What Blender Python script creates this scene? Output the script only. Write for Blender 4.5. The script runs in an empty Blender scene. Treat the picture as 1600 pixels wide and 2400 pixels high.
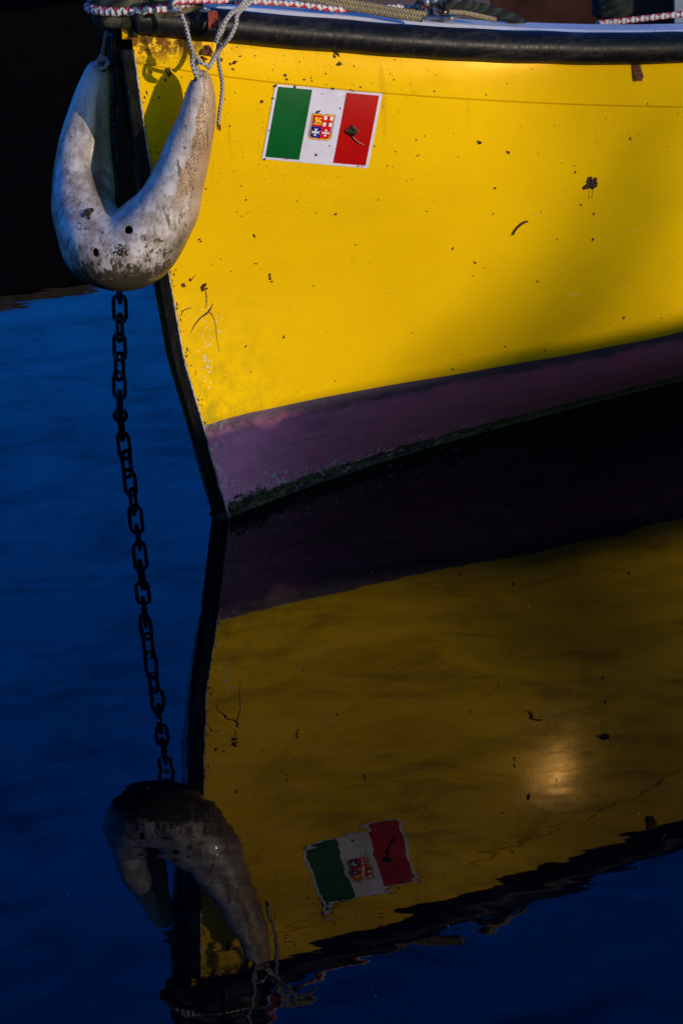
import bpy, bmesh, math, random
from mathutils import Vector, Matrix, noise
random.seed(7)
S = bpy.context.scene
R = math.radians

# ------------------------------------------------------------------ camera
CAM = Vector((0, 0, 1.41)); PITCH = R(19.0); ROLL = R(-3.0); F = 7000.0
fwd = Vector((0, math.cos(PITCH), -math.sin(PITCH)))
up0 = Vector((0, math.sin(PITCH), math.cos(PITCH))); rt0 = Vector((1, 0, 0))
rt = rt0*math.cos(ROLL) + up0*math.sin(ROLL)
up = -rt0*math.sin(ROLL) + up0*math.cos(ROLL)
cd = bpy.data.cameras.new('camera'); cam = bpy.data.objects.new('camera', cd)
S.collection.objects.link(cam)
cam.matrix_world = Matrix(((rt.x, up.x, -fwd.x, CAM.x), (rt.y, up.y, -fwd.y, CAM.y), (rt.z, up.z, -fwd.z, CAM.z), (0, 0, 0, 1)))
cd.sensor_fit = 'VERTICAL'; cd.sensor_height = 36.0; cd.sensor_width = 24.0; cd.lens = 36.0*F/2400
cd.clip_start = 0.1; cd.clip_end = 2000
S.camera = cam

# ------------------------------------------------------------------ sky and sun
SUN_EL, SUN_AZ = R(8.8), R(46.0)          # azimuth from -Y toward +X
SD = Vector((math.sin(SUN_AZ)*math.cos(SUN_EL), -math.cos(SUN_AZ)*math.cos(SUN_EL), math.sin(SUN_EL)))
w = bpy.data.worlds.new('World'); S.world = w; w.use_nodes = True
nt = w.node_tree; nt.nodes.clear()
sky = nt.nodes.new('ShaderNodeTexSky'); sky.sky_type = 'NISHITA'; sky.sun_disc = False
sky.sun_elevation = SUN_EL; sky.sun_rotation = math.pi - SUN_AZ
sky.altitude = 0; sky.air_density = 1.3; sky.dust_density = 0.4; sky.ozone_density = 3.0
hs = nt.nodes.new('ShaderNodeHueSaturation'); hs.inputs['Saturation'].default_value = 1.5
bg = nt.nodes.new('ShaderNodeBackground'); bg.inputs['Strength'].default_value = 0.15
wo = nt.nodes.new('ShaderNodeOutputWorld')
tc = nt.nodes.new('ShaderNodeTexCoord'); dt = nt.nodes.new('ShaderNodeVectorMath'); dt.operation = 'DOT_PRODUCT'
dt.inputs[1].default_value = (math.sin(SUN_AZ), -math.cos(SUN_AZ), 0); nt.links.new(tc.outputs['Generated'], dt.inputs[0])
mr = nt.nodes.new('ShaderNodeMapRange'); mr.interpolation_type = 'SMOOTHSTEP'; mr.inputs[1].default_value = -.35; mr.inputs[2].default_value = .6
nt.links.new(dt.outputs['Value'], mr.inputs[0])
tint = nt.nodes.new('ShaderNodeMix'); tint.data_type = 'RGBA'; nt.links.new(mr.outputs[0], tint.inputs[0])
tint.inputs[6].default_value = (.10, .66, 1.95, 1); tint.inputs[7].default_value = (1.55, 1.35, 1.45, 1)
mx = nt.nodes.new('ShaderNodeMix'); mx.data_type = 'RGBA'; mx.blend_type = 'MULTIPLY'; mx.inputs[0].default_value = 1; nt.links.new(tint.outputs[2], mx.inputs[7])
nt.links.new(sky.outputs[0], hs.inputs['Color']); nt.links.new(hs.outputs[0], mx.inputs[6]); nt.links.new(mx.outputs[2], bg.inputs[0]); nt.links.new(bg.outputs[0], wo.inputs[0])
ld = bpy.data.lights.new('sun', 'SUN'); ld.energy = 3.7; ld.angle = R(0.53); ld.color = (1.0, 0.84, 0.62)
sun = bpy.data.objects.new('sun', ld); S.collection.objects.link(sun)
sun.rotation_euler = SD.to_track_quat('Z', 'Y').to_euler(); sun.location = (6, -6, 5)
S.view_settings.view_transform = 'Standard'; S.view_settings.look = 'None'
S.view_settings.exposure = 0.0; S.view_settings.gamma = 1.0; S.view_settings.use_curve_mapping = False
S.cycles.max_bounces = 8; S.cycles.glossy_bounces = 5; S.cycles.caustics_reflective = False

# ------------------------------------------------------------------ helpers
def ray(px, py): return (fwd + rt*((px-800)/F) + up*((1200-py)/F)).normalized()
def at(px, py, y):                      # point seen at pixel px,py standing y metres away
    r = ray(px, py); return CAM + r*(y/r.y)
def onz(px, py, z):
    r = ray(px, py); return CAM + r*((z-CAM.z)/r.z)
def clamp(t, a=0., b=1.): return max(a, min(b, t))
def sstep(t): t = clamp(t); return t*t*(3-2*t)

def tag(o, label=None, cat=None, group=None, kind=None):
    if label: o['label'] = label
    if cat: o['category'] = cat
    if group: o['group'] = group
    if kind: o['kind'] = kind
    return o
def thing(name, loc, label, cat, group=None):
    o = bpy.data.objects.new(name, None); S.collection.objects.link(o); o.location = loc
    o.empty_display_size = .05
    return tag(o, label, cat, group)
def worldloc(o):
    p = Vector(o.location); q = o.parent
    while q: p += q.location; q = q.parent
    return p
def mesh(name, verts, faces, mats, parent=None, smooth=True, mi=None, uvs=None, loc=None):
    """verts in world coordinates; the object's origin is its parent's (or loc)"""
    base = worldloc(parent) if parent else Vector(loc or (0, 0, 0))
    me = bpy.data.meshes.new(name)
    me.from_pydata([tuple(Vector(v)-base) for v in verts], [], faces)
    for m in (mats if isinstance(mats, (list, tuple)) else [mats]): me.materials.append(m)
    if mi:
        for p, k in zip(me.polygons, mi): p.material_index = k
    if smooth:
        for p in me.polygons: p.use_smooth = True
    if uvs:
        l = me.uv_layers.new(name='UVMap')
        for p in me.polygons:
            for k, li in enumerate(p.loop_indices): l.data[li].uv = uvs[p.index][k]
    me.update()
    o = bpy.data.objects.new(name, me); S.collection.objects.link(o)
    if parent: o.parent = parent
    else: o.location = base
    return o
def catmull(P, n):
    """P list of tuples (any length); n samples per span"""
    out = []
    Q = [tuple(2*a-b for a, b in zip(P[0], P[1]))] + list(P) + [tuple(2*a-b for a, b in zip(P[-1], P[-2]))]
    for i in range(1, len(Q)-2):
        for k in range(n):
            t = k/n
            out.append(tuple(.5*((2*b) + (-a+c)*t + (2*a-5*b+4*c-d)*t*t + (-a+3*b-3*c+d)*t**3)
                             for a, b, c, d in zip(Q[i-1], Q[i], Q[i+1], Q[i+2])))
    out.append(tuple(P[-1])); return out
def tube_data(path, seg=10, closed=False, flat=1.0, uvscale=1.0, wob=0.0, prof=None):
    """path: (x,y,z,r); returns verts, faces, uvs ; u runs along in metres*uvscale, v round"""
    pts = [Vector(p[:3]) for p in path]; n = len(pts); verts = []; faces = []; uvs = []
    T = []
    for i in range(n):
        a = pts[(i-1) % n] if closed else pts[max(i-1, 0)]; b = pts[(i+1) % n] if closed else pts[min(i+1, n-1)]
        T.append((b-a).normalized() if (b-a).length > 1e-9 else Vector((0, 0, 1)))
    ref = Vector((0, 0, 1)) if abs(T[0].z) < .9 else Vector((0, 1, 0))
    N = (ref - T[0]*ref.dot(T[0])).normalized(); L = 0; Ls = []
    for i in range(n):
        if i: N = (N - T[i]*N.dot(T[i])).normalized(); L += (pts[i]-pts[i-1]).length
        Ls.append(L); B = T[i].cross(N)
        for k in range(seg):
            a = 2*math.pi*k/seg; rr = path[i][3]
            if wob: rr *= 1 + wob*noise.noise(pts[i]*60 + Vector((math.cos(a), math.sin(a), 0)))
            verts.append(pts[i] + N*(math.cos(a)*rr) + B*(math.sin(a)*rr*flat))
    m = n if closed else n-1
    for i in range(m):
        j = (i+1) % n
        u0 = Ls[i]*uvscale; u1 = (Ls[j] if j else L + (pts[0]-pts[-1]).length)*uvscale
        for k in range(seg):
            l = (k+1) % seg
            faces.append((i*seg+k, j*seg+k, j*seg+l, i*seg+l))
            uvs.append(((u0, k/seg), (u1, k/seg), (u1, (k+1)/seg), (u0, (k+1)/seg)))
    if not closed:
        faces.append(tuple(range(seg))[::-1]); uvs.append(tuple((0, 0) for _ in range(seg)))
        faces.append(tuple((n-1)*seg+k for k in range(seg))); uvs.append(tuple((L*uvscale, 0) for _ in range(seg)))
    return verts, faces, uvs
def tube(name, path, mat, parent=None, n=8, seg=10, closed=False, flat=1.0, smoothpath=True, loc=None, wob=0.0):
    if smoothpath:
        path = catmull(path + [path[0]], n)[:-1] if closed else catmull(path, n)
    v, f, u = tube_data(path, seg, closed, flat, 1.0, wob)
    return mesh(name, v, f, mat, parent, uvs=u, loc=loc)
class MB:
    def __init__(s): s.v = []; s.f = []; s.m = []; s.u = []
    def add(s, v, f, m=0, u=None):
        b = len(s.v); s.v += [Vector(p) for p in v]; s.f += [tuple(i+b for i in q) for q in f]
        s.m += [m]*len(f) if isinstance(m, int) else list(m)
        s.u += u if u else [tuple((0, 0) for _ in q) for q in f]
    def box(s, c, x, y, z, m=0):        # centre and three half-axis vectors
        c, x, y, z = map(Vector, (c, x, y, z)); v = []
        for a in (-1, 1):
            for b in (-1, 1):
                for d in (-1, 1): v.append(c + x*a + y*b + z*d)
        s.add(v, [(0, 1, 3, 2), (4, 6, 7, 5), (0, 4, 5, 1), (2, 3, 7, 6), (0, 2, 6, 4), (1, 5, 7, 3)], m)
    def build(s, name, mats, parent=None, smooth=False, loc=None):
        return mesh(name, s.v, s.f, mats, parent, smooth, s.m, s.u, loc)
def bevel(o, wd=.002, seg=2):
    m = o.modifiers.new('bevel', 'BEVEL'); m.width = wd; m.segments = seg; m.limit_method = 'ANGLE'; return o

# ------------------------------------------------------------------ materials
class G:
    """tiny node graph helper"""
    def __init__(s, name):
        s.m = bpy.data.materials.new(name); s.m.use_nodes = True; s.t = s.m.node_tree; s.t.nodes.clear()
        s.out = s.n('OutputMaterial'); s.b = s.n('BsdfPrincipled'); s.l(s.b.outputs[0], s.out.inputs[0])
        s.geo = s.n('NewGeometry'); s.P = s.geo.outputs['Position']
    def n(s, k): return s.t.nodes.new('ShaderNode'+k)
    def l(s, a, b): s.t.links.new(a, b)
    def put(s, v, sock):
        if isinstance(v, bpy.types.NodeSocket): s.l(v, sock)
        else:
            if sock.type == 'RGBA' and len(v) == 3: v = (*v, 1)
            sock.default_value = v
    def set(s, **k):
        nm = dict(col='Base Color', rough='Roughness', metal='Metallic', coat='Coat Weight', coatr='Coat Roughness', ior='IOR', nrm='Normal', spec='Specular IOR Level', tintc='Specular Tint', sub='Subsurface Weight')
        for a, v in k.items(): s.put(v, s.b.inputs[nm[a]])
        return s
    def scale(s, vec, sc, loc=(0, 0, 0), rot=(0, 0, 0)):
        m = s.n('Mapping'); m.inputs['Scale'].default_value = sc; m.inputs['Location'].default_value = loc; m.inputs['Rotation'].default_value = rot
        s.l(vec, m.inputs[0]); return m.outputs[0]
    def noise(s, sc, det=4, rough=.55, vec=None, dist=0, col=False):
        n = s.n('TexNoise'); n.inputs['Scale'].default_value = sc; n.inputs['Detail'].default_value = det
        n.inputs['Roughness'].default_value = rough; n.inputs['Distortion'].default_value = dist
        s.l(vec or s.P, n.inputs['Vector']); return n.outputs['Color' if col else 'Fac']
    def vor(s, sc, feat='F1', vec=None, rnd=1):
        n = s.n('TexVoronoi'); n.feature = feat; n.inputs['Scale'].default_value = sc; n.inputs['Randomness'].default_value = rnd
        s.l(vec or s.P, n.inputs['Vector']); return n.outputs['Distance']
    def ramp(s, v, a, b, lo=0., hi=1.):
        n = s.n('MapRange'); n.interpolation_type = 'SMOOTHSTEP'
        s.put(v, n.inputs[0]); n.inputs[1].default_value = a; n.inputs[2].default_value = b; n.inputs[3].default_value = lo; n.inputs[4].default_value = hi
        return n.outputs[0]
    def mix(s, f, a, b):
        n = s.n('Mix'); n.data_type = 'RGBA'; s.put(f, n.inputs[0]); s.put(a, n.inputs[6]); s.put(b, n.inputs[7]); return n.outputs[2]
    def math(s, op, a, b=0.):
        n = s.n('Math'); n.operation = op; s.put(a, n.inputs[0]); s.put(b, n.inputs[1]); return n.outputs[0]
    def xyz(s, v=None):
        n = s.n('SeparateXYZ'); s.l(v or s.P, n.inputs[0]); return n.outputs
    def bump(s, h, strength=.3, dist=.001, n0=None):
        n = s.n('Bump'); n.inputs['Strength'].default_value = strength; n.inputs['Distance'].default_value = dist
        s.put(h, n.inputs['Height'])
        if n0: s.l(n0, n.inputs['Normal'])
        return n.outputs[0]

def plain(name, col, rough=.5, var=.25, sc=60, bump=.0, **k):
    g = G(name); f = g.ramp(g.noise(sc, 5), .35, .65)
    c2 = tuple(c*(1-var) for c in col)
    g.set(col=g.mix(f, col, c2), rough=rough, **k)
    if bump: g.set(nrm=g.bump(g.noise(sc*3, 4), bump, .001))
    return g.m

def m_yellow():
    g = G('yellow_gelcoat'); x, y, z = g.xyz()
    base = g.mix(g.ramp(g.noise(5, 5), .3, .7), (.75, .462, .0022), (.69, .415, .002))
    # fine vertical/horizontal weathering streaks
    st = g.noise(1, 5, .6, g.scale(g.P, (40, 40, 400)))
    base = g.mix(g.ramp(st, .5, .8, 0, .18), base, (.56, .35, .01))
    # green algae bloom low down near the stem
    nx = g.ramp(x, -.20, .0, 1, 0); nz = g.ramp(z, .15, .42, 1, 0)
    a = g.math('MULTIPLY', nx, nz)
    al = g.math('MULTIPLY', a, g.ramp(g.noise(48, 9, .72), .38, .70))
    base = g.mix(g.math('MULTIPLY', al, .62), base, (.20, .19, .010))
    # dark grime dots
    d = g.ramp(g.noise(260, 3, .6), .66, .72)
    d = g.math('MULTIPLY', d, g.ramp(g.noise(14, 3), .5, .7))
    base = g.mix(g.math('MULTIPLY', d, .7), base, (.12, .06, .01))
    # brown dirt under the rail at the bow
    bm = g.math('MULTIPLY', g.ramp(x, -.20, -.06, 1, 0), g.ramp(z, .668, .70))
    bd = g.math('MULTIPLY', bm, g.ramp(g.noise(60, 7, .75), .45, .53))
    base = g.mix(bd, base, (.06, .02, .008))
    # white chips
    ch = g.math('MULTIPLY', g.math('MULTIPLY', g.ramp(x, -.195, -.17), g.ramp(x, -.16, -.14, 1, 0)), g.math('MULTIPLY', g.ramp(z, .20, .23), g.ramp(z, .29, .33, 1, 0)))
    ch = g.math('MULTIPLY', ch, g.ramp(g.noise(190, 4, .6), .66, .70))
    base = g.mix(ch, base, (.62, .58, .45))
    # faint brown drip streaks below the rail and broad uneven fading
    dr = g.math('MULTIPLY', g.ramp(g.noise(1, 4, .6, g.scale(g.P, (75, 75, 3.5))), .56, .74), g.ramp(z, .44, .64))
    base = g.mix(g.math('MULTIPLY', dr, g.ramp(x, -.1, .3, .5, .22)), base, (.30, .15, .01))
    base = g.mix(g.ramp(g.noise(2.6, 5, .6, g.scale(g.P, (1, 1, 2.5))), .45, .7, 0, .22), base, (.52, .30, .004))
    low = g.math('MULTIPLY', g.ramp(z, .24, .40, 1, 0), g.ramp(x, .05, .20, 1, 0))
    r = g.math('ADD', g.ramp(g.noise(1, 5, .65, g.scale(g.P, (12, 12, 30))), .3, .7, .15, .22), g.math('MULTIPLY', low, .45))
    g.set(col=base, rough=r, spec=g.math('SUBTRACT', .34, g.math('MULTIPLY', low, .28)), tintc=(1, .56, .16), nrm=g.bump(g.math('ADD', g.noise(6, 2), g.math('MULTIPLY', g.noise(240, 3), .04)), .7, .0015))
    return g.m
def m_antifoul():
    g = G('purple_antifouling_paint'); x, y, z = g.xyz()
    br = g.noise(1, 6, .65, g.scale(g.P, (18, 18, 150), rot=(0, .12, 0)), dist=.6)
    base = g.mix(g.ramp(br, .35, .68), (.50, .12, .20), (.29, .095, .17))
    base = g.mix(g.ramp(g.noise(22, 6, .7), .45, .75, 0, .7), base, (.50, .16, .20))
    # lighter toward the stem: the light there painted into the colour, broken by noise
    stem_lit = g.math('MULTIPLY', g.ramp(x, -.15, -.02, 1, 0), g.ramp(g.noise(14, 6, .7), .30, .62, .35, 1))
    base = g.mix(stem_lit, base, (.78, .24, .38))
    # scuffed blue-black upper edge where the boot top was brushed over
    e = g.math('ADD', z, g.math('MULTIPLY', g.noise(25, 5, .7), .05))
    base = g.mix(g.ramp(e, .148, .168, 0, .9), base, (.05, .05, .07))
    # thin scratches
    s = g.noise(1, 3, .5, g.scale(g.P, (500, 500, 60), rot=(0, .6, 0)))
    base = g.mix(g.ramp(s, .68, .74, 0, .6), base, (.45, .32, .5))
    # worn pale chips near stem and above the weed
    cx = g.ramp(x, -.178, -.150, 1, 0)
    ez = g.math('ADD', z, g.math('MULTIPLY', g.noise(30, 5, .7), -.03))
    cz = g.math('MULTIPLY', g.ramp(ez, -.0, .012), g.ramp(ez, .014, .030, 1, 0))
    c = g.math('MULTIPLY', g.math('MAXIMUM', g.math('MAXIMUM', g.math('MULTIPLY', cx, .8), cz), g.math('MULTIPLY', g.ramp(x, -.160, -.140, 1, 0), g.ramp(z, .05, .075, 1, 0))), g.ramp(g.noise(120, 7, .8), .54, .60))
    base = g.mix(c, base, (.72, .70, .74))
    # weed and slime at the waterline
    k = g.math('ADD', z, g.math('MULTIPLY', g.noise(45, 6, .7), -.035))
    w_ = g.ramp(k, .000, .006, 1, 0)
    alg = g.mix(g.ramp(g.noise(180, 6, .7), .45, .6), (.004, .005, .003), (.09, .08, .02))
    base = g.mix(w_, base, alg)
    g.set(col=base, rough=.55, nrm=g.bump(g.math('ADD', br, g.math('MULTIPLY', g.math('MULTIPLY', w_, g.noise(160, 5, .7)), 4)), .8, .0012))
    return g.m
def m_rubber():
    g = G('black_rubber'); x, y, z = g.xyz()
    s = g.noise(1, 5, .6, g.scale(g.P, (120, 120, 18), rot=(0, .3, .3)))
    base = g.mix(g.ramp(s, .5, .75), (.0045, .005, .008), (.014, .013, .015))
    base = g.mix(g.ramp(g.noise(420, 2), .70, .74, 0, .7), base, (.1, .1, .12))
    base = g.mix(g.ramp(g.noise(1, 5, .7, g.scale(g.P, (9, 9, 60))), .52, .68, 0, .6), base, (.035, .033, .034))
    base = g.mix(g.ramp(g.noise(1, 3, .6, g.scale(g.P, (260, 260, 60), rot=(0, .8, 0))), .68, .73, 0, .6), base, (.09, .085, .08))
    g.set(col=base, spec=.22, rough=g.ramp(s, .3, .7, .38, .55), nrm=g.bump(g.math('ADD', s, g.noise(25, 3)), .5, .0015))
    return g.m
def m_white(name='white_gelcoat', col=(.66, .66, .72)):
    g = G(name)
    base = g.mix(g.ramp(g.noise(20, 6, .7), .45, .8), col, tuple(c*.72 for c in col))
    base = g.mix(g.ramp(g.noise(130, 5, .7), .62, .68, 0, .85), base, (.05, .04, .04))
    g.set(col=base, rough=.5, nrm=g.bump(g.noise(60, 4), .2, .001)); return g.m
def m_stem():
    g = G('stem_band_black')
    s = g.noise(1, 6, .7, g.scale(g.P, (150, 150, 25)))
    base = g.mix(g.ramp(s, .45, .7), (.004, .004, .005), (.018, .016, .010))
    base = g.mix(g.ramp(g.noise(230, 4, .7), .67, .71, 0, .8), base, (.35, .36, .4))
    g.set(col=base, rough=.5, spec=.25, nrm=g.bump(s, .8, .0015)); return g.m
def m_fender():
    g = G('weathered_white_vinyl'); x, y, z = g.xyz()
    nrm = g.xyz(g.geo.outputs['Normal'])
    base = g.mix(g.ramp(g.noise(16, 6, .7), .35, .7), (.60, .56, .58), (.38, .33, .34))
    # vertical drip streaks
    st = g.noise(1, 6, .7, g.scale(g.P, (90, 90, 12)))
    base = g.mix(g.ramp(st, .48, .70, 0, .7), base, (.20, .145, .105))
    # brown grime around the inside corner and edges
    gr = g.math('MULTIPLY', g.ramp(g.noise(38, 7, .75), .44, .60), g.ramp(z, .66, .50, 0, 1))
    base = g.mix(g.math('MULTIPLY', gr, .6), base, (.15, .10, .06))
    # crazed tan skin on the outboard side of the right arm
    e = g.math('ADD', nrm[0], g.math('MULTIPLY', g.math('SUBTRACT', g.noise(30, 5, .65), .5), .7))
    msk = g.math('MULTIPLY', g.ramp(e, .02, .12), g.math('MULTIPLY', g.ramp(x, -.27, -.235), g.ramp(z, .475, .53)))
    tan = g.mix(g.ramp(g.noise(50, 5), .35, .65), (.46, .29, .17), (.30, .19, .12))
    ck = g.vor(210, 'DISTANCE_TO_EDGE'); pit = g.vor(330, 'F1')
    tan = g.mix(g.ramp(ck, .02, .14, .75, 0), tan, (.07, .045, .03))
    tan = g.mix(g.ramp(g.vor(210), .16, .30, .95, 0), tan, (.01, .008, .006))
    base = g.mix(msk, base, tan)
    # tan scuffed right flank lower down
    m2 = g.math('MULTIPLY', g.ramp(e, .45, .7), g.ramp(x, -.30, -.26))
    base = g.mix(g.math('MULTIPLY', m2, .6), base, (.34, .22, .13))
    # weed and mud at the bottom
    b = g.math('ADD', z, g.math('MULTIPLY', g.math('ADD', g.math('SUBTRACT', g.noise(34, 9, .75, dist=.2), .5), g.math('MULTIPLY', g.math('SUBTRACT', g.noise(1, 5, .7, g.scale(g.P, (160, 160, 70), rot=(0, .7, 0))), .5), .5)), .26))
    bx = g.ramp(x, -.36, -.33)
    mud = g.math('MULTIPLY', g.ramp(b, .414, .422, 1, 0), bx)
    mudc = g.mix(g.ramp(g.noise(120, 5, .7), .42, .56), (.010, .009, .004), (.070, .052, .022))
    base = g.mix(g.math('MULTIPLY', mud, .92), base, mudc)
    # small dark pores
    base = g.mix(g.ramp(g.noise(300, 2), .70, .76, 0, .7), base, (.05, .04, .035))
    bp = g.math('SUBTRACT', g.math('MULTIPLY', g.noise(45, 4), .6), g.math('MULTIPLY', msk, g.ramp(g.vor(210), .1, .3, .8, 0)))
    # soot-dark scuffs and thin scratches
    sc = g.noise(1, 6, .75, g.scale(g.P, (160, 160, 45), rot=(0, .5, 0)), dist=1.2)
    base = g.mix(g.math('MULTIPLY', g.ramp(sc, .52, .58, 0, .85), g.ramp(g.noise(24, 5, .65), .47, .56)), base, (.055, .042, .03))
    # downward faces darkened; then the left arm's inner shade painted in as brown
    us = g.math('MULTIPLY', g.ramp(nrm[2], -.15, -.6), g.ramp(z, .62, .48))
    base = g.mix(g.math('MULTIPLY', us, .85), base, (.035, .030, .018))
    arm_shade = g.math('MULTIPLY', g.math('MULTIPLY', g.ramp(nrm[0], .0, .45), g.ramp(x, -.295, -.312)), g.ramp(g.noise(28, 6, .7), .3, .6, .65, .95))
    base = g.mix(arm_shade, base, (.085, .060, .042))
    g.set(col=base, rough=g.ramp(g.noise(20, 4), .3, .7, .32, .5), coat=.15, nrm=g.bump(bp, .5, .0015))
    return g.m
def m_braid(name, c1, c2, ku=160., kv=4., c3=None, thr=.0, rough=.8):
    """braided line: two families of helical strands from the tube's own uv (metres along, turns round)"""
    g = G(name); uv = g.n('UVMap'); u, v, _ = g.xyz(uv.outputs[0])
    a = g.math('MULTIPLY', u, ku*2*math.pi); b = g.math('MULTIPLY', v, kv*2*math.pi)
    s1 = g.math('SINE', g.math('ADD', a, b)); s2 = g.math('SINE', g.math('SUBTRACT', a, b))
    h = g.math('MAXIMUM', s1, s2)
    col = g.mix(g.ramp(h, -.4, .8), tuple(c*.55 for c in c1), c1)
    if c3:      # coloured flecks: one strand family at half frequency
        f1 = g.math('SINE', g.math('ADD', g.math('MULTIPLY', a, .25), g.math('MULTIPLY', b, .5)))
        f2 = g.math('SINE', g.math('SUBTRACT', g.math('MULTIPLY', a, .25), g.math('MULTIPLY', b, .5)))
        col = g.mix(g.ramp(g.math('MULTIPLY', f1, f2), thr, thr+.15), col, c3)
    col = g.mix(g.ramp(g.noise(40, 5, .7), .45, .75, 0, .6), col, c2)
    g.set(col=col, rough=rough, nrm=g.bump(h, .8, .0012)); return g.m
def m_laid(name, c1, c2, ku=40., kv=3.):
    g = G(name); uv = g.n('UVMap'); u, v, _ = g.xyz(uv.outputs[0])
    h = g.math('SINE', g.math('ADD', g.math('MULTIPLY', u, ku*2*math.pi), g.math('MULTIPLY', v, kv*2*math.pi)))
    col = g.mix(g.ramp(h, -.7, .5), tuple(c*.15 for c in c1), c1)
    col = g.mix(g.ramp(g.noise(60, 6, .7), .45, .65, 0, .9), col, c2)
    g.set(col=col, rough=.9, nrm=g.bump(g.math('ADD', h, g.noise(400, 4)), 1, .003)); return g.m
def m_water():
    g = G('harbour_water'); x, y, z = g.xyz()
    def nz(sc, loc=(0, 0, 0), det=3, s=1, rough=.5, dist=0): return g.math('MULTIPLY', g.noise(1, det, rough, g.scale(g.P, sc, loc), dist), s)
    near = g.ramp(y, 4.2, 2.8, .35, 1.25)
    h = nz((4, 6, 1), (3, 1, 0), 1, .42)                      # slow swell (millimetres)
    h = g.math('ADD', h, g.math('MULTIPLY', nz((13, 24, 1), (0, 5, 0), 1, .13), near))
    h = g.math('ADD', h, g.math('MULTIPLY', nz((40, 70, 1), (7, 0, 0), 1, .013), near))
    # one long faint ripple line
    d = g.math('SUBTRACT', y, g.math('ADD', g.math('MULTIPLY', x, .207), 3.848))
    d = g.math('ADD', d, g.math('MULTIPLY', g.noise(7, 2), .02))
    d = g.math('DIVIDE', g.math('SUBTRACT', d, .01), .006)
    h = g.math('ADD', h, g.math('MULTIPLY', g.math('POWER', 2.718, g.math('MULTIPLY', g.math('MULTIPLY', d, d), -1)), .02))
    # patchy dust film floating on the surface dulls the reflection here and there
    fn = g.ramp(g.noise(1, 7, .68, g.scale(g.P, (8, 11, 1)), dist=.9), .44, .62)
    fd = g.ramp(g.noise(1, 4, .7, g.scale(g.P, (160, 300, 1))), .5, .75, 0, .35)
    big = g.ramp(g.noise(1, 3, .6, g.scale(g.P, (3.0, 4.2, 1), (4, 2, 0)), dist=1.1), .42, .62)
    film = g.math('ADD', g.math('ADD', g.math('MULTIPLY', fn, .058), g.math('MULTIPLY', fd, .12)), g.math('MULTIPLY', big, .060))
    # rings where the chain and the cutwater break the surface
    for cx, cy, am in ((-.347, 4.629, .02), (-.165, 4.098, .012)):
        vx = g.math('SUBTRACT', x, cx); vy = g.math('SUBTRACT', y, cy)
        rr = g.math('SQRT', g.math('ADD', g.math('MULTIPLY', vx, vx), g.math('MULTIPLY', vy, vy)))
        wv = g.math('MULTIPLY', g.math('SINE', g.math('MULTIPLY', rr, 420)), g.math('POWER', 2.718, g.math('MULTIPLY', rr, -38)))
        h = g.math('ADD', h, g.math('MULTIPLY', wv, am*2.5))
    g.set(col=g.mix(g.ramp(g.noise(7, 6, .7, g.scale(g.P, (1, 2.2, 1))), .45, .7), (.0006, .0012, .003), (.003, .0045, .006)),
          rough=g.ramp(g.noise(9, 6, .7, g.scale(g.P, (1, 3, 1))), .4, .75, .0, .035), ior=g.math('SUBTRACT', 1.25, film), nrm=g.bump(h, 1, .001))
    return g.m
M = dict(yellow=m_yellow(), anti=m_antifoul(), rubber=m_rubber(), white=m_white(), stem=m_stem(), fender=m_fender(), water=m_water(),
    cord=m_braid('grey_white_cord', (.38, .37, .40), (.13, .11, .10), 190, 3),
    redwhite=m_braid('red_and_white_cord', (.56, .53, .58), (.30, .22, .24), 120, 2, (.42, .012, .05), .0),
    tan=m_braid('faded_yellow_grey_line', (.36, .27, .12), (.10, .09, .075), 230, 4, (.20, .19, .19), .15),
    mossy=m_laid('mossy_thick_rope', (.10, .095, .055), (.03, .035, .012), 22, 2),
    darkrope=m_laid('dark_green_rope', (.018, .026, .022), (.006, .008, .006), 45, 3),
    chain=plain('rusty_dark_chain', (.016, .011, .009), .5, .6, 200, .8),
    wood=plain('dark_varnished_wood', (.055, .018, .009), .45, .5, 12, .2, coat=.3),
    black=plain('tarred_black_hull', (.0016, .0016, .0018), .9, .3, 10, spec=.1),
    rim=plain('barge_rim_timber', (.030, .022, .016), .85, .6, 14, .4),
    stone=plain('quay_concrete', (.30, .28, .25), .9, .3, 6, .5),
    steel=plain('galvanised_steel', (.42, .42, .44), .42, .6, 80, .4, metal=.7),
    rust=plain('rust_flakes', (.20, .07, .03), .9, .5, 250, .8),
    leaf=plain('dry_leaf_brown', (.085, .034, .016), .8, .7, 300, .8),
    bark=plain('hanging_bark_brown', (.16, .045, .015), .8, .6, 200, .8),
    seed=plain('dried_flower_head', (.20, .13, .075), .9, .7, 500, 1.),
    stalk=plain('pale_pink_stalk', (.48, .28, .22), .7, .3, 200),
    scratch=plain('pale_scratch', (.75, .60, .16), .6, .2, 200),
    palegrey=plain('pale_blue_grey_paint', (.36, .42, .50), .6, .3, 30, .2),
    wetleaf=plain('sodden_black_leaf', (.002, .0025, .004), .95, .3, 200, spec=0.),
    rustspeck=plain('rusty_speck', (.12, .042, .012), .85, .7, 120),
    algae=plain('wet_weed', (.012, .013, .006), .35, .8, 300, 1.),
    algae2=plain('olive_weed', (.20, .145, .04), .5, .6, 300, 1.),
    algae3=plain('pale_shell_bits', (.62, .62, .66), .6, .4, 300, 1.))
def flat(name, col, rough=.42):
    g = G(name); c = g.mix(g.ramp(g.noise(26, 6, .7), .4, .8), col, tuple(k*.8 for k in col))
    g.set(col=c, rough=rough, spec=.15, nrm=g.bump(g.noise(9, 3), .2, .001)); return g.m
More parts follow.
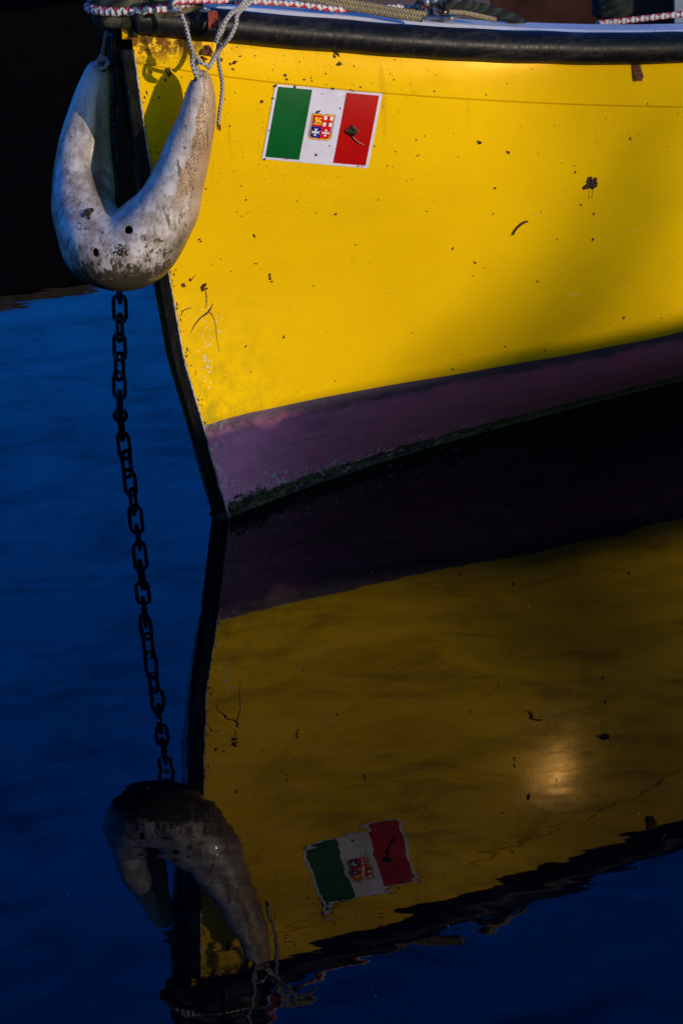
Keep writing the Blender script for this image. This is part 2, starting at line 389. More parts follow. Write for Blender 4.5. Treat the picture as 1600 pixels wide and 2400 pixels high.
M.update(fwhite=flat('sticker_white', (.56, .55, .72)), fgreen=flat('sticker_green', (.0, .085, .018)), fred=flat('sticker_red', (.36, .0, .001)),
    eblue=flat('emblem_blue', (.006, .010, .22)), ered=flat('emblem_red', (.52, .006, .01)), egold=flat('emblem_gold', (.75, .48, .03)), edark=flat('emblem_dark', (.05, .03, .01)), ewhite=flat('emblem_white', (.72, .70, .80)))

# ------------------------------------------------------------------ hull surface
CO = [(0,0,.1685),(0,1,-.97568),(0,2,3.40447),(0,3,-6.46129),(0,4,4.45821),(1,0,.92039),(1,1,-4.10475),(1,2,9.01893),(1,3,-9.65005),(1,4,4.93909),
      (2,0,-.55691),(2,1,.47839),(2,2,3.8518),(2,3,-4.74169),(3,0,.37917),(3,1,2.88714),(3,2,-5.31177)]
def Yp(x, z): return 4.1 + sum(k*x**i*z**j for i, j, k in CO)
XE = .57
def Yraw(x, z):
    z = clamp(z, 0, .73)
    if x <= XE: return Yp(x, z)
    y0 = Yp(XE, z); s0 = (Yp(XE, z)-Yp(XE-.02, z))/.02; s0 = clamp(s0, .2, 1.0)
    d = x-XE; D = 1.3; s1 = 1.36
    if d < D: return y0 + s0*d + (s1-s0)*d*d/(2*D)
    return y0 + s0*D + (s1-s0)*D/2 + s1*(d-D)
def zc(x): return -.1355*x**3*(x < .6) + (.11*x*x - .2046*x + .6226 if x < .6 else .11*.36 - .2046*.6 + .6226 - .1355*.216 - .02*(x-.6))
def zr(x):
    if x < .6: return .0264*x**3 + .0511*x*x - .1821*x + .6763
    return .0264*.216 + .0511*.36 - .1821*.6 + .6763 - .06*(x-.6)
def Y(x, z):
    y = Yraw(x, z)
    d = z - zc(x)
    y += -.0026*sstep((d+.0015)/.003)      # moulded crease, upper strake proud
    if z < 0: y -= z*(-1.2)
    return y
def zp(x): return .148 + .0025*noise.noise(Vector((x*9, 3, 1))) + (.004 if x > -.12 else .004*clamp((x+.19)/.07))
STEM = [(-.13, -.150, 4.16), (0, -.1635, 4.103), (.05, -.173, 4.082), (.148, -.190, 4.063), (.25, -.2115, 4.062), (.367, -.2235, 4.065), (.5, -.235, 4.052), (.6, -.2425, 4.036), (.706, -.2485, 4.024), (.80, -.253, 4.01)]
def xs(z):
    for a, b in zip(STEM, STEM[1:]):
        if z <= b[0]:
            t = (z-a[0])/(b[0]-a[0]); return a[1] + (b[1]-a[1])*t
    return STEM[-1][1]
def on_hull(px, py, off=0.0):
    r = ray(px, py); t = 4.0
    for _ in range(60):
        P = CAM + r*t; t -= (P.y - Y(P.x, P.z))/r.y*.8
    P = CAM + r*t
    return P + hull_n(P.x, P.z)*off
def hull_n(x, z):
    e = .004; return Vector(((Y(x+e, z)-Y(x-e, z))/2/e, -1, (Y(x, z+e)-Y(x, z-e))/2/e)).normalized()
THETA = R(53); CU = Vector((math.cos(THETA), math.sin(THETA), 0)); CN = Vector((-CU.y, CU.x, 0))
E0 = Vector((-.262, 4.05, 0))
def mirror(P):
    """to the far (port) side, across the boat's vertical centre plane"""
    P = Vector(P); z = clamp(P.z, -.13, .70); e = Vector((xs(z)-.010, Yraw(xs(z), z)+.012, 0)); s = (P - e).dot(CN); return P - CN*(2*s)

def xrow(n=70):
    """0..1 samples denser at the bow"""
    return [(i/n)**1.7 for i in range(n+1)]
XEND = 3.0
BOAT = Vector((.2, 4.4, 0))
boat = thing('rowing_boat', BOAT, 'yellow wooden-style boat with black rubber rail and purple underside, bow toward the left', 'boat')
def row(zf, k, ns):
    """a run of points along the hull at height zf(x)"""
    out = []
    for t in ns:
        x0 = xs(zf(-.2)); x0 = xs(zf(x0)); x = x0 + (XEND-x0)*t
        z = zf(x); out.append(Vector((x, Y(x, z), z)))
    return out
NS = xrow(150)
def grid(rows):
    v = [p for r_ in rows for p in r_]; n = len(rows[0]); f = []
    for i in range(len(rows)-1):
        for k in range(n-1): f.append((i*n+k, i*n+k+1, (i+1)*n+k+1, (i+1)*n+k))
    return v, f
# yellow topsides: rows from the paint line to the rail, extra rows round the crease
def zline(t):
    return lambda x: zp(x) + (zr(x)+.030 - zp(x))*t
rows = []
N1 = 34
for i in range(N1+1):
    rows.append(row(lambda x, i=i: zp(x) + (zc(x)-.0045-zp(x))*i/N1, 0, NS))
for j in range(1, 13):
    rows.append(row(lambda x, j=j: zc(x)-.0045+.009*j/12, 0, NS))
for j in range(1, 7):
    rows.append(row(lambda x, j=j: zc(x)+.0045+(zr(x)+.022-zc(x)-.0045)*j/6, 0, NS))
v, f = grid(rows); mb = MB(); mb.add(v, f)
mb.add([mirror(p) for p in v], [q[::-1] for q in f])
topsides = mb.build('topsides', M['yellow'], boat, smooth=True)
rows = [row(lambda x, i=i: -.14 + (zp(x)+.14)*i/16, 0, NS) for i in range(17)]
v, f = grid(rows); mb = MB(); mb.add(v, f); mb.add([mirror(p) for p in v], [q[::-1] for q in f])
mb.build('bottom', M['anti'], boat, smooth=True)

# stem band: dark capping along the cutwater with a worn bright edge
zs = [-.13 + (.70+.13)*i/60 for i in range(61)]
def edge(z):
    x = xs(z); return Vector((x, Y(x, z), z))
mb = MB(); v = []; f = []; 
for z in zs:
    e = edge(z); wob = .0012*noise.noise(Vector((z*40, 0, 0)))
    wd = .0178 + .002*noise.noise(Vector((z*3, 9, 0)))
    o = e + Vector((-wd-wob, .001, 0)); 
    ring = [e + Vector((.0016, .004, 0)), e + Vector((.0012, -.0035, 0)), e + Vector((-.0012, -.0055+wob, 0)), e + Vector((-.006, -.0045, 0)), o + Vector((.004, -.0045, 0)), o + Vector((0, -.001, 0)), o + Vector((.001, .006, 0)), o + Vector((.012, .022, 0)), e + Vector((0, .03, 0))]
    v += ring
n = 9
for i in range(len(zs)-1):
    for k in range(n): f.append((i*n+k, i*n+(k+1) % n, (i+1)*n+(k+1) % n, (i+1)*n+k))
f.append(tuple((len(zs)-1)*n+k for k in range(n)))
mb.add(v, f); mb.build('stem_band', M['stem'], boat, smooth=False)
# worn aluminium lip on the hull side of the band
path = []
for i in range(90):
    z = .006 + .69*i/89; e = edge(z); path.append((e.x+.0012, e.y-.0058, z, .0012 + .0005*noise.noise(Vector((z*70, 2, 0)))))
tube('stem_lip', path, plain('worn_metal_lip', (.45, .43, .42), .5, .8, 140, .6), boat, seg=6, smoothpath=False)

# rubber rail, both sides
PROF = [(-.004, -.003), (.004, -.004), (.014, -.004), (.021, .002), (.0265, .011), (.0285, .021), (.0265, .031), (.020, .039), (.011, .045), (.000, .047), (-.010, .046), (-.010, -.002)]
def rail_side(mir):
    v = []; f = []; xsr = [-.254 + (XEND+.254)*t for t in xrow(170)]; n = len(PROF)
    for i, x in enumerate(xsr):
        z0 = zr(x)+.001; xx = max(x, -.25); y = Yraw(xx, z0) + (x-xx)*.5
        d = Vector((Yraw(xx+.01, z0)-Yraw(xx-.01, z0), -.02, 0)).normalized()
        s = clamp((x+.254)/.012); sc = math.sqrt(1-(1-s)**2)*.55+.45 if s < 1 else 1
        wz = .0015*noise.noise(Vector((x*14, 5, 0)))
        for a, b in PROF:
            P = Vector((x, y, z0+wz)) + d*(a*sc) + Vector((0, 0, (.0215+(b-.0215)*sc)*.86))
            v.append(mirror(P) if mir else P)
    for i in range(len(xsr)-1):
        for k in range(n):
            q = (i*n+k, i*n+(k+1) % n, (i+1)*n+(k+1) % n, (i+1)*n+k); f.append(q[::-1] if mir else q)
    f.append(tuple(range(n)))
    return v, f
for mir in (False, True):
    v, f = rail_side(mir); mesh('rubber_rail', v, f, M['rubber'], boat)
# deck: gunwale cap, foredeck and a crowned surface
def deckpt(x, inset, dz=0.0):
    z0 = zr(x)+.039; y = Yraw(max(x, -.25), z0)
    d = Vector((Yraw(x+.01, z0)-Yraw(x-.01, z0), -.02, 0)).normalized()
    P = Vector((x, y, z0+dz)) - d*inset; return P
xd = [-.245 + (XEND+.245)*t for t in xrow(90)]
A = [deckpt(x, -.002) for x in xd]; Bq = [deckpt(x, .010, .004) for x in xd]; Cq = [deckpt(x, .070, .004) for x in xd]; Dq = [deckpt(x, .070, -.035) for x in xd]
v, f = grid([A, Bq, Cq, Dq]); mb = MB(); mb.add(v, [q[::-1] for q in f]); mb.add([mirror(p) for p in v], f)
g_ = mb.build('gunwale', M['white'], boat, smooth=False)
# foredeck between the two gunwales up to the coaming
CO_X = .24
v = []; f = []; xf = [x for x in xd if x < CO_X] + [CO_X]; K = 9
for x in xf:
    a = deckpt(x, .030, .003); b = mirror(a)
    for k in range(K):
        t = k/(K-1); p = a.lerp(b, t); p.z += .02*(1-(2*t-1)**2) * clamp((a-b).length/.3); v.append(p)
for i in range(len(xf)-1):
    for k in range(K-1): f.append((i*K+k, i*K+k+1, (i+1)*K+k+1, (i+1)*K+k))
mesh('foredeck', v, f, M['white'], boat)
# bulkhead below the foredeck edge, inner planking, floor
last = v[-K:]
mb = MB(); vb = list(last[1:-1]) + [Vector((p.x, p.y+.03, .45)) for p in last[1:-1]]; K -= 2
mb.add(vb, [(k, k+1, K+k+1, K+k) for k in range(K-1)]); mb.build('bulkhead', M['wood'], boat)
xi = [x for x in xd if x > CO_X-.04]
ins = [deckpt(x, .066, -.03) for x in xi]; low = [Vector((p.x, Yraw(p.x, .36)+.03, .36)) for p in ins]
v, f = grid([ins, low]); mb = MB(); mb.add(v, f); mb.add([mirror(p) for p in v], [q[::-1] for q in f])
n = len(xi); vf = low + [mirror(p) for p in low]
mb.add(vf, [(k, k+1, n+k+1, n+k) for k in range(n-1)])
mb.build('inner_planking', M['wood'], boat)
# transom closing the stern
a = [r_[-1] for r_ in rows] + [Vector((XEND, Y(XEND, .15+.06*i), .15+.06*i)) for i in range(1, 7)] + [deckpt(XEND, 0)]
v = a + [mirror(p) for p in a]; n = len(a)
mesh('transom', v, [(k, k+1, n+k+1, n+k) for k in range(n-1)], M['wood'], boat, smooth=False)
# engine box / thwart of dark wood seen over the gunwale, with a pale grey frame
mb = MB(); c0 = onz(1370, -20, .66); ux = (onz(1560, 10, .66)-onz(1160, 10, .66)); ux.z = 0; L_ = ux.length/2+.05; ux.normalize(); uy = Vector((-ux.y, ux.x, 0))
base = onz(1360, 30, .60)
mb.box(base + uy*.14, ux*L_, uy*.012, (0, 0, .14)); mb.box(base + uy*.14 + Vector((0, 0, .150)), ux*(L_+.01), uy*.02, (0, 0, .008))
bevel(mb.build('hatch_box', M['wood'], boat), .003)
mb = MB(); p_ = onz(1578, 35, .60); mb.box(p_ + uy*.12 + Vector((0, 0, .0)), ux*.020, uy*.02, (0, 0, .17)); bevel(mb.build('frame_post', M['palegrey'], boat), .003)
# bow post with mooring turns
PB = Vector((-.226, 4.075, 0))
mb = MB(); v = []; f = []
for i, (z, r_) in enumerate([(.66, .034), (.74, .034), (.80, .036), (.86, .038), (.885, .030)]):
    for k in range(20):
        a = 2*math.pi*k/20; v.append(PB + Vector((math.cos(a)*r_, math.sin(a)*r_, z)))
for i in range(4):
    for k in range(20): f.append((i*20+k, i*20+(k+1) % 20, (i+1)*20+(k+1) % 20, (i+1)*20+k))
f.append(tuple(80+k for k in range(20)))
mb.add(v, f); mb.build('mooring_post', M['stem'], boat, smooth=True)
# yellow chafe block at the head of the stem
mb = MB(); p_ = at(297, 66, 4.035); mb.box(p_, (.007, 0, 0), (0, .008, 0), (0, 0, .014)); bevel(mb.build('stem_head_block', M['yellow'], boat), .0015)
mb = MB(); p_ = at(316, 64, 4.026); mb.box(p_, (.004, 0, 0), (0, .006, 0), (0, 0, .013)); bevel(mb.build('stem_head_plate', M['stem'], boat), .0015)
# screws / washers on the deck edge
for px, py in ((408, 23), (480, 24)):
    p_ = onz(px, py, zr(-.18)+.052)
    path = [(p_.x, p_.y, p_.z-.001, .0075), (p_.x, p_.y, p_.z+.001, .0075), (p_.x, p_.y, p_.z+.0015, .004), (p_.x, p_.y, p_.z+.004, .003)]
    tube('deck_screw', path, M['steel'], boat, seg=12, smoothpath=False)

# ------------------------------------------------------------------ sticker: flag with emblem
q = dict(TL=on_hull(645, 197), TR=on_hull(895.5, 219), BR=on_hull(861.5, 394), BL=on_hull(613, 372))
def stk(u, t, off):          # u 0..1 left-right, t 0..1 top-bottom
    p = (q['TL'].lerp(q['TR'], u)).lerp(q['BL'].lerp(q['BR'], u), t)
    return Vector((p.x, Y(p.x, p.z), p.z)) + hull_n(p.x, p.z)*off
def patch(u0, u1, t0, t1, off, nu=14, nt_=12):
    v = [stk(u0+(u1-u0)*i/nu, t0+(t1-t0)*j/nt_, off) for j in range(nt_+1) for i in range(nu+1)]
    f = [(j*(nu+1)+i, (j+1)*(nu+1)+i, (j+1)*(nu+1)+i+1, j*(nu+1)+i+1) for j in range(nt_) for i in range(nu)]
    return v, f
# thin vinyl sheet with real thickness
v, f = patch(0, 1, 0, 1, .0010, 30, 40)
v2, f2 = patch(0, 1, 0, 1, .0004, 30, 40); b = len(v); f += [tuple(i+b for i in x_)[::-1] for x_ in f2]; v += v2
nu, nv = 31, 41
loop = [i for i in range(nu)] + [nu-1+nu*j for j in range(1, nv)] + [nu*(nv-1)+i for i in range(nu-2, -1, -1)] + [nu*j for j in range(nv-2, 0, -1)]
for a_, b_ in zip(loop, loop[1:]+loop[:1]): f.append((a_, b_, b_+b, a_+b))
sticker = mesh('flag_sticker', v, f, M['fwhite'], boat, smooth=False)
v, f = patch(.028, .345, .028, .967, .00125); mesh('green_field', v, f, M['fgreen'], sticker)
v, f = patch(.664, .972, .028, .967, .00125); mesh('red_field', v, f, M['fred'], sticker)
# emblem in its own unit square: a 0..1 across, b 0..1 down; placed about the middle
EU0, EU1, ET0, ET1 = .385, .600, .327, .690
mb = MB()
def epoly(pts, m, k):
    v = [stk(EU0+(EU1-EU0)*a, ET0+(ET1-ET0)*b_, .00130+.00012*k) for a, b_ in pts]
    mb.add(v, [tuple(range(len(v)))[::-1]], m)
outl = [(0, 0), (.42, 0), (.5, .05), (.58, 0), (1, 0), (1, .84), (.95, .93), (.85, .965), (.66, .955), (.56, .965), (.5, 1.0), (.44, .965), (.34, .955), (.15, .965), (.05, .93), (0, .84)]
def inset(pts, s): return [(.5+(a-.5)*s, .49+(b_-.49)*(s+.02)) for a, b_ in pts]
epoly(outl, 2, 0); 
# rope border: dark diagonal ticks
for (a0, b0), (a1, b1) in zip(outl, outl[1:]+outl[:1]):
    L_ = math.hypot((a1-a0)*.8, b1-b0); n = max(1, int(L_/.030))
    for i in range(n):
        t = (i+.5)/n; a = a0+(a1-a0)*t; b_ = b0+(b1-b0)*t; a = .5+(a-.5)*.965; b_ = .49+(b_-.49)*.972
        epoly([(a-.028, b_+.004), (a-.014, b_-.012), (a+.028, b_-.006), (a+.014, b_+.012)], 3, 1)
ins = inset(outl, .86)
epoly(ins, 1, 2)                                              # red ground
epoly([(.075, .475), (.5, .475), (.5, .90), (.44, .89), (.34, .885), (.17, .89), (.10, .85), (.075, .80)], 0, 3)   # blue quarter
for a, b_ in ((.545, .075), (.80, .075), (.545, .305), (.80, .305)): epoly([(a, b_), (a+.125, b_), (a+.125, b_+.135), (a, b_+.135)], 4, 3)
def star(cx, cy, r0, shape):
    for k in range(4):
        ca, sa = math.cos(k*math.pi/2), math.sin(k*math.pi/2)
        epoly([(cx+(x_*ca-y_*sa)*r0*1.0, cy+(x_*sa+y_*ca)*r0*.80) for x_, y_ in shape], 4, 4+k*.2)
star(.285, .685, .195, [(-.10, .10), (.0, -.0), (.10, .10), (.36, .98), (0, .70), (-.36, .98)])
star(.725, .680, .175, [(-.12, .12), (0, 0), (.12, .12), (.16, .50), (.34, .72), (.16, .82), (0, 1.02), (-.16, .82), (-.34, .72), (-.16, .50)])
# small golden winged lion, as simple shapes
epoly([(.13, .40), (.13, .37), (.46, .37), (.46, .40)], 2, 4)
epoly([(.17, .255), (.24, .22), (.40, .235), (.45, .27), (.44, .31), (.34, .30), (.22, .31)], 2, 4.2)
epoly([(.18, .13), (.25, .12), (.27, .17), (.25, .24), (.18, .25), (.15, .19)], 2, 4.4)
epoly([(.29, .23), (.30, .16), (.38, .14), (.49, .15), (.42, .19), (.36, .21)], 2, 4.6)
for a, dx in ((.19, -.03), (.27, 0), (.37, .01), (.43, .03)): epoly([(a, .28), (a+.035, .28), (a+.035+dx, .375), (a+dx, .375)], 2, 4.8)
mb.build('emblem', [M['eblue'], M['ered'], M['egold'], M['edark'], M['ewhite']], sticker)
mb = MB()
def mark(pts):
    mb.add([stk(a, b_, .0013) for a, b_ in pts], [tuple(range(len(pts)))[::-1]], 0)
mark([(.893, .990)]+[(.905+.012*math.cos(t), .990-.014*math.sin(t)) for t in [math.pi*(1-i/6) for i in range(7)]]+[(.917, .990)])
for i in range(4): mark([(.928+.009*i, .990), (.928+.009*i, .978), (.932+.009*i, .978), (.932+.009*i, .990)])
mb.build('printed_mark', M['edark'], sticker)

# ------------------------------------------------------------------ bits of debris, chips and scratches stuck on the hull
def flake_mb(mb, px, py, w_, h_, ang=0., m=0, th=.0012, seed=0, n=9, rag=.35, spike=0., off=.0):
    """irregular flake lying on the hull at the pixel spot; w_, h_ are in photo pixels"""
    rnd = random.Random(seed*17+int(px)*3+int(py)); k = 1/1690.
    P = on_hull(px, py); nr = hull_n(P.x, P.z); X = Vector((1, 0, 0)); X = (X-nr*X.dot(nr)).normalized(); Z = X.cross(nr); 
    if Z.z < 0: Z = -Z
    ca, sa = math.cos(ang), math.sin(ang); top = []; bot = []
    for i in range(n):
        a = 2*math.pi*i/n; rr = 1 + rnd.uniform(-rag, rag) + (spike if i % 3 == 0 else 0)
        x_ = math.cos(a)*w_/2*rr*k; y_ = math.sin(a)*h_/2*rr*k
        d = X*(x_*ca-y_*sa) + Z*(x_*sa+y_*ca); Q = P + d; Q.y = Y(Q.x, Q.z)
        top.append(Q + nr*(th*rnd.uniform(.3, 1.2)+off)); bot.append(Q + nr*(.0001+off))
    c = P + nr*(th*1.5+off)
    b = len(mb.v); v = top+bot+[c]
    f = [(i, (i+1) % n, 2*n) for i in range(n)] + [(n+i, n+(i+1) % n, (i+1) % n, i) for i in range(n)]
    mb.add(v, f, m)
def ribbon_mb(mb, pts, m=0, th=.0006, off=0.):
    """pts: (px,py,width_px) line lying on the hull"""
    P = catmull(pts, 5); L = []; Rr = []; 
    for i, p in enumerate(P):
        a = on_hull(P[max(i-1, 0)][0], P[max(i-1, 0)][1]); b = on_hull(P[min(i+1, len(P)-1)][0], P[min(i+1, len(P)-1)][1])
        c = on_hull(p[0], p[1]); nr = hull_n(c.x, c.z); s = (b-a).cross(nr).normalized()*(max(p[2], .15)*.72*(1+.45*noise.noise(Vector((p[0]*.3, p[1]*.3, 2))))/3380.)
        L.append(c+s+nr*(th*.3+off)); Rr.append(c-s+nr*(th*.3+off)); 
    Mid = [(a+b)/2 + Vector((0, -th, 0)) for a, b in zip(L, Rr)]
    n = len(P); v = L+Mid+Rr; f = []
    for i in range(n-1): f += [(i, i+1, n+i+1, n+i), (n+i, n+i+1, 2*n+i+1, 2*n+i)]
    mb.add(v, f, m)
DG = 'bits of dried debris stuck to the yellow hull'
def debris(name, label, cat, mats, fn, px, py):
    mb = MB(); fn(mb); return tag(mb.build(name, mats, None, loc=on_hull(px, py)), label, cat, DG)
def clump(mb, px, py, w_, h_, n, seed):
    rnd = random.Random(seed)
    for i in range(n):
        a = rnd.uniform(0, 6.28); r_ = rnd.uniform(0, .5)**.7
        flake_mb(mb, px+math.cos(a)*r_*w_*.75, py+math.sin(a)*r_*h_*.75, rnd.uniform(.25, .5)*w_, rnd.uniform(.2, .4)*h_, rnd.uniform(0, 3), 0, rnd.uniform(.002, .005), i, 7, .4, .3)
def f1(mb):
    clump(mb, 1382, 430, 34, 30, 16, 4); ribbon_mb(mb, [(1380, 445, 1.4), (1378, 466, 1.2)]); ribbon_mb(mb, [(1390, 415, 1.4), (1389, 440, 1.4), (1385, 466, 1.2)])
debris('leaf_clump', 'dark shrivelled leaf clump with two hanging fibres, on the hull far right', 'leaf', M['leaf'], f1, 1382, 430)
def f2(mb): ribbon_mb(mb, [(1201, 550, 2.5), (1207, 538, 7), (1216, 528, 9), (1226, 521, 9), (1236, 518, 6)], 0, .004)
debris('curled_leaf', 'curled brown sliver of leaf lying diagonally on the hull, below right of the flag', 'leaf', M['bark'], f2, 1218, 530)
def f3(mb):
    clump(mb, 489, 122, 30, 30, 14, 9); clump(mb, 480, 138, 14, 10, 4, 5)
debris('dead_leaf', 'crumpled brown dead leaf caught under the rail behind the hanging cords', 'leaf', M['bark'], f3, 489, 122)
def f4(mb): clump(mb, 551, 146, 9, 14, 3, 2)
debris('leaf_fragment', 'small upright brown leaf fragment just right of the hanging cord tail', 'leaf', M['bark'], f4, 551, 146)
def f5(mb): clump(mb, 396, 170, 12, 22, 6, 3)
debris('leaf_fragment', 'brown leaf fragment in the shadow left of the fender eyelet', 'leaf', M['bark'], f5, 396, 170)
def f6(mb):
    clump(mb, 479, 672, 13, 18, 7, 6); ribbon_mb(mb, [(482, 680, 3), (484, 700, 4), (483, 722, 2)])
debris('seed_cluster', 'brown seed cluster with a thin dangling stalk above the forked crack near the stem', 'debris', M['bark'], f6, 479, 672)
def f7(mb): clump(mb, 631, 642, 9, 10, 3, 8); clump(mb, 632, 651, 8, 7, 3, 8); clump(mb, 637, 659, 7, 6, 2, 9)
debris('mud_crumb', 'three joined brown crumbs in a short vertical row below the flag', 'debris', M['bark'], f7, 631, 648)
def f8(mb): clump(mb, 1123, 330, 10, 11, 3, 12)
debris('leaf_crumb', 'small dark square crumb on the hull right of the flag', 'debris', M['leaf'], f8, 1123, 330)
def f9(mb): clump(mb, 1346, 401, 7, 7, 2, 13)
debris('leaf_crumb', 'tiny dark crumb up and left of the shrivelled leaf clump', 'debris', M['leaf'], f9, 1346, 401)
def f10(mb): clump(mb, 468, 563, 8, 9, 2, 14)
debris('leaf_crumb', 'small square brown crumb on the hull beside the bottom of the fender', 'debris', M['bark'], f10, 468, 563)
def f11(mb): clump(mb, 745, 262, 11, 8, 5, 15)
debris('fly_shell', 'small dark winged scrap on the top edge of the flag emblem', 'debris', M['leaf'], f11, 745, 262)
def f12(mb):
    for i in range(26):
        a = i*2.4; r_ = .5*math.sqrt(i/26)
        flake_mb(mb, 824+math.cos(a)*r_*24, 305+math.sin(a)*r_*18, 9, 4, a, 0, .009-.008*r_, i, 6, .3, .5)
    ribbon_mb(mb, [(820, 314, 2.4), (828, 322, 2.2), (840, 333, 2), (852, 338, 1)], 1, .003, .001)
debris('dried_flower', 'dried tan flower head with a pale curved stalk on the red field of the flag', 'flower', [M['seed'], M['stalk']], f12, 824, 305)
# strip of bark hanging from the rail
def strip(name, label, pts, y0, mat, loc):
    v = []; rr = random.Random(3)
    for (px, py, wd) in pts:
        for s in (-1, 1):
            P = at(px+s*wd/2+rr.uniform(-1, 1), py, y0); v += [P, P+Vector((0, .0025, 0))]
    f = []
    for i in range(len(pts)-1):
        a = i*4; f += [(a, a+4, a+6, a+2), (a+1, a+3, a+7, a+5), (a, a+1, a+5, a+4), (a+2, a+6, a+7, a+3)]
    f += [(0, 2, 3, 1), (len(v)-4, len(v)-3, len(v)-1, len(v)-2)]
    return tag(mesh(name, v, f, mat, None, False, loc=loc), label, 'bark', DG)
P = on_hull(1490, 165); strip('bark_strip', 'reddish brown strip of bark hanging below the black rail at the right', [(1489, 140, 17), (1490, 152, 19), (1493, 166, 21), (1497, 180, 20), (1497, 190, 13)], P.y-.006, M['bark'], P)
# stuff: hundreds of tiny specks (things nobody could count), part of the hull's dirt
mb = MB(); rnd = random.Random(11); cnt = 0
while cnt < 560:
    px = rnd.uniform(330, 1595); py = rnd.uniform(95, 960)
    if cnt < 320: px = 330 + 700*rnd.random()**1.5; py = 110 + 400*rnd.random()**1.6
    P = on_hull(px, py)
    if P.x < xs(P.z)+.006 or P.z > zr(P.x)-.002 or P.z < zp(P.x)+.01: continue
    s = 1.2 + 3.4*rnd.random()**4; cnt += 1
    instk = 613 < px < 895 and 197 < py < 394
    flake_mb(mb, px, py, s*rnd.uniform(.8, 1.8), s, rnd.uniform(0, 3.1), 0, .0006, cnt, 5, .4, 0, .0013 if instk else 0)
for s in [(520, 140, 6), (540, 150, 5), (788, 125, 12), (795, 150, 10), (784, 132, 6), (668, 176, 6), (672, 186, 5), (713, 186, 4), (1190, 357, 7), (614, 237, 6), (596, 552, 6), (600, 618, 4), (786, 502, 5), (1060, 582, 5), (1112, 616, 5), (1388, 560, 5), (1387, 562, 4), (1459, 745, 7), (1184, 812, 5), (1258, 660, 5),
          (665, 789, 5), (576, 811, 5), (1160, 440, 5), (445, 655, 6), (430, 668, 8), (620, 372, 4), (645, 200, 6), (690, 202, 6), (780, 207, 5), (740, 362, 6), (432, 380, 5), (1390, 500, 5), (1360, 480, 4), (388, 188, 6), (350, 355, 5), (1475, 325, 5)]:
    flake_mb(mb, *s[:2], s[2]*1.2, s[2], s[0], 0, .001, 5, 7, .45, .3, .0013 if 613 < s[0] < 895 and 197 < s[1] < 394 else 0)
tag(mb.build('dirt_specks', M['rustspeck'], boat), kind='stuff')
# forked crack and gouges near the stem
def one_ribbon(name, mat, *lines):
    mb = MB()
    for l_ in lines: ribbon_mb(mb, l_, 0, .0005)
    mb.build(name, mat, boat)
mb = MB()
ribbon_mb(mb, [(447, 780, 2), (456, 762, 4), (470, 745, 5), (486, 733, 7), (494, 722, 5), (499, 711, 1.5)])
ribbon_mb(mb, [(488, 730, 4), (498, 740, 3), (505, 760, 2), (508, 790, 1.2), (514, 825, 1)])
mb.build('hull_crack', M['leaf'], boat)
one_ribbon('hull_gouge', M['leaf'], [(424, 740, 2.5), (430, 728, 4), (441, 723, 3), (449, 722, 2)])
one_ribbon('hull_gouge', M['leaf'], [(446, 660, 2), (452, 652, 3), (459, 644, 2)])
for a in [[(1330, 691, 1.4), (1345, 690, 2.6), (1360, 690, 1)], [(1251, 498, 3), (1251, 506, 2)], [(1268, 492, 2.4), (1268, 500, 1.5)], [(1396, 326, 2), (1399, 335, 1.4), (1396, 343, 1)], 
          [(1596, 727, 2.5), (1600, 718, 1.5)], [(1472, 540, 1.5), (1487, 540, 1.5)], [(1500, 768, 1.5), (1510, 767, 1.5)], [(487, 842, 4), (491, 848, 3)], [(478, 868, 2), (480, 861, 2)], [(490, 788, 2), (492, 794, 2)], [(560, 915, 2), (563, 918, 1)]]:
    one_ribbon('scratch_mark', M['scratch'], a)
mb = MB()
rnd = random.Random(5)
for i in range(60): 
    px = rnd.gauss(484, 9); py = rnd.gauss(860 if i % 3 else 760, 30); flake_mb(mb, px, py, rnd.uniform(1, 4), rnd.uniform(1, 5), rnd.uniform(0, 3), 1, .0004, i, 5)
tag(mb.build('paint_chips', [M['scratch'], M['ewhite']], boat), kind='stuff')
# ragged dirt line where topsides meet the stem band
mb = MB(); rnd = random.Random(8)
for i in range(420):
    z = rnd.uniform(.14, .69)
    if noise.noise(Vector((z*45, 7, 0))) < -.02 or (z > .45 and rnd.random() < .6): continue
    e = edge(z); r_ = rnd.random()**2*.010
    x_ = e.x+.002+r_; P = Vector((x_, Y(x_, z), z)); nr = hull_n(x_, z); s = .0003 + .0012*rnd.random()**3
    v = [P+Vector((s*math.cos(a)*rnd.uniform(.6, 1.3), -.0002, s*1.6*math.sin(a)*rnd.uniform(.6, 1.3))) for a in [i_*1.256 for i_ in range(5)]]
    mb.add([p+nr*.0004 for p in v], [(0, 1, 2, 3, 4)])
tag(mb.build('grime_line', M['leaf'], boat), kind='stuff')
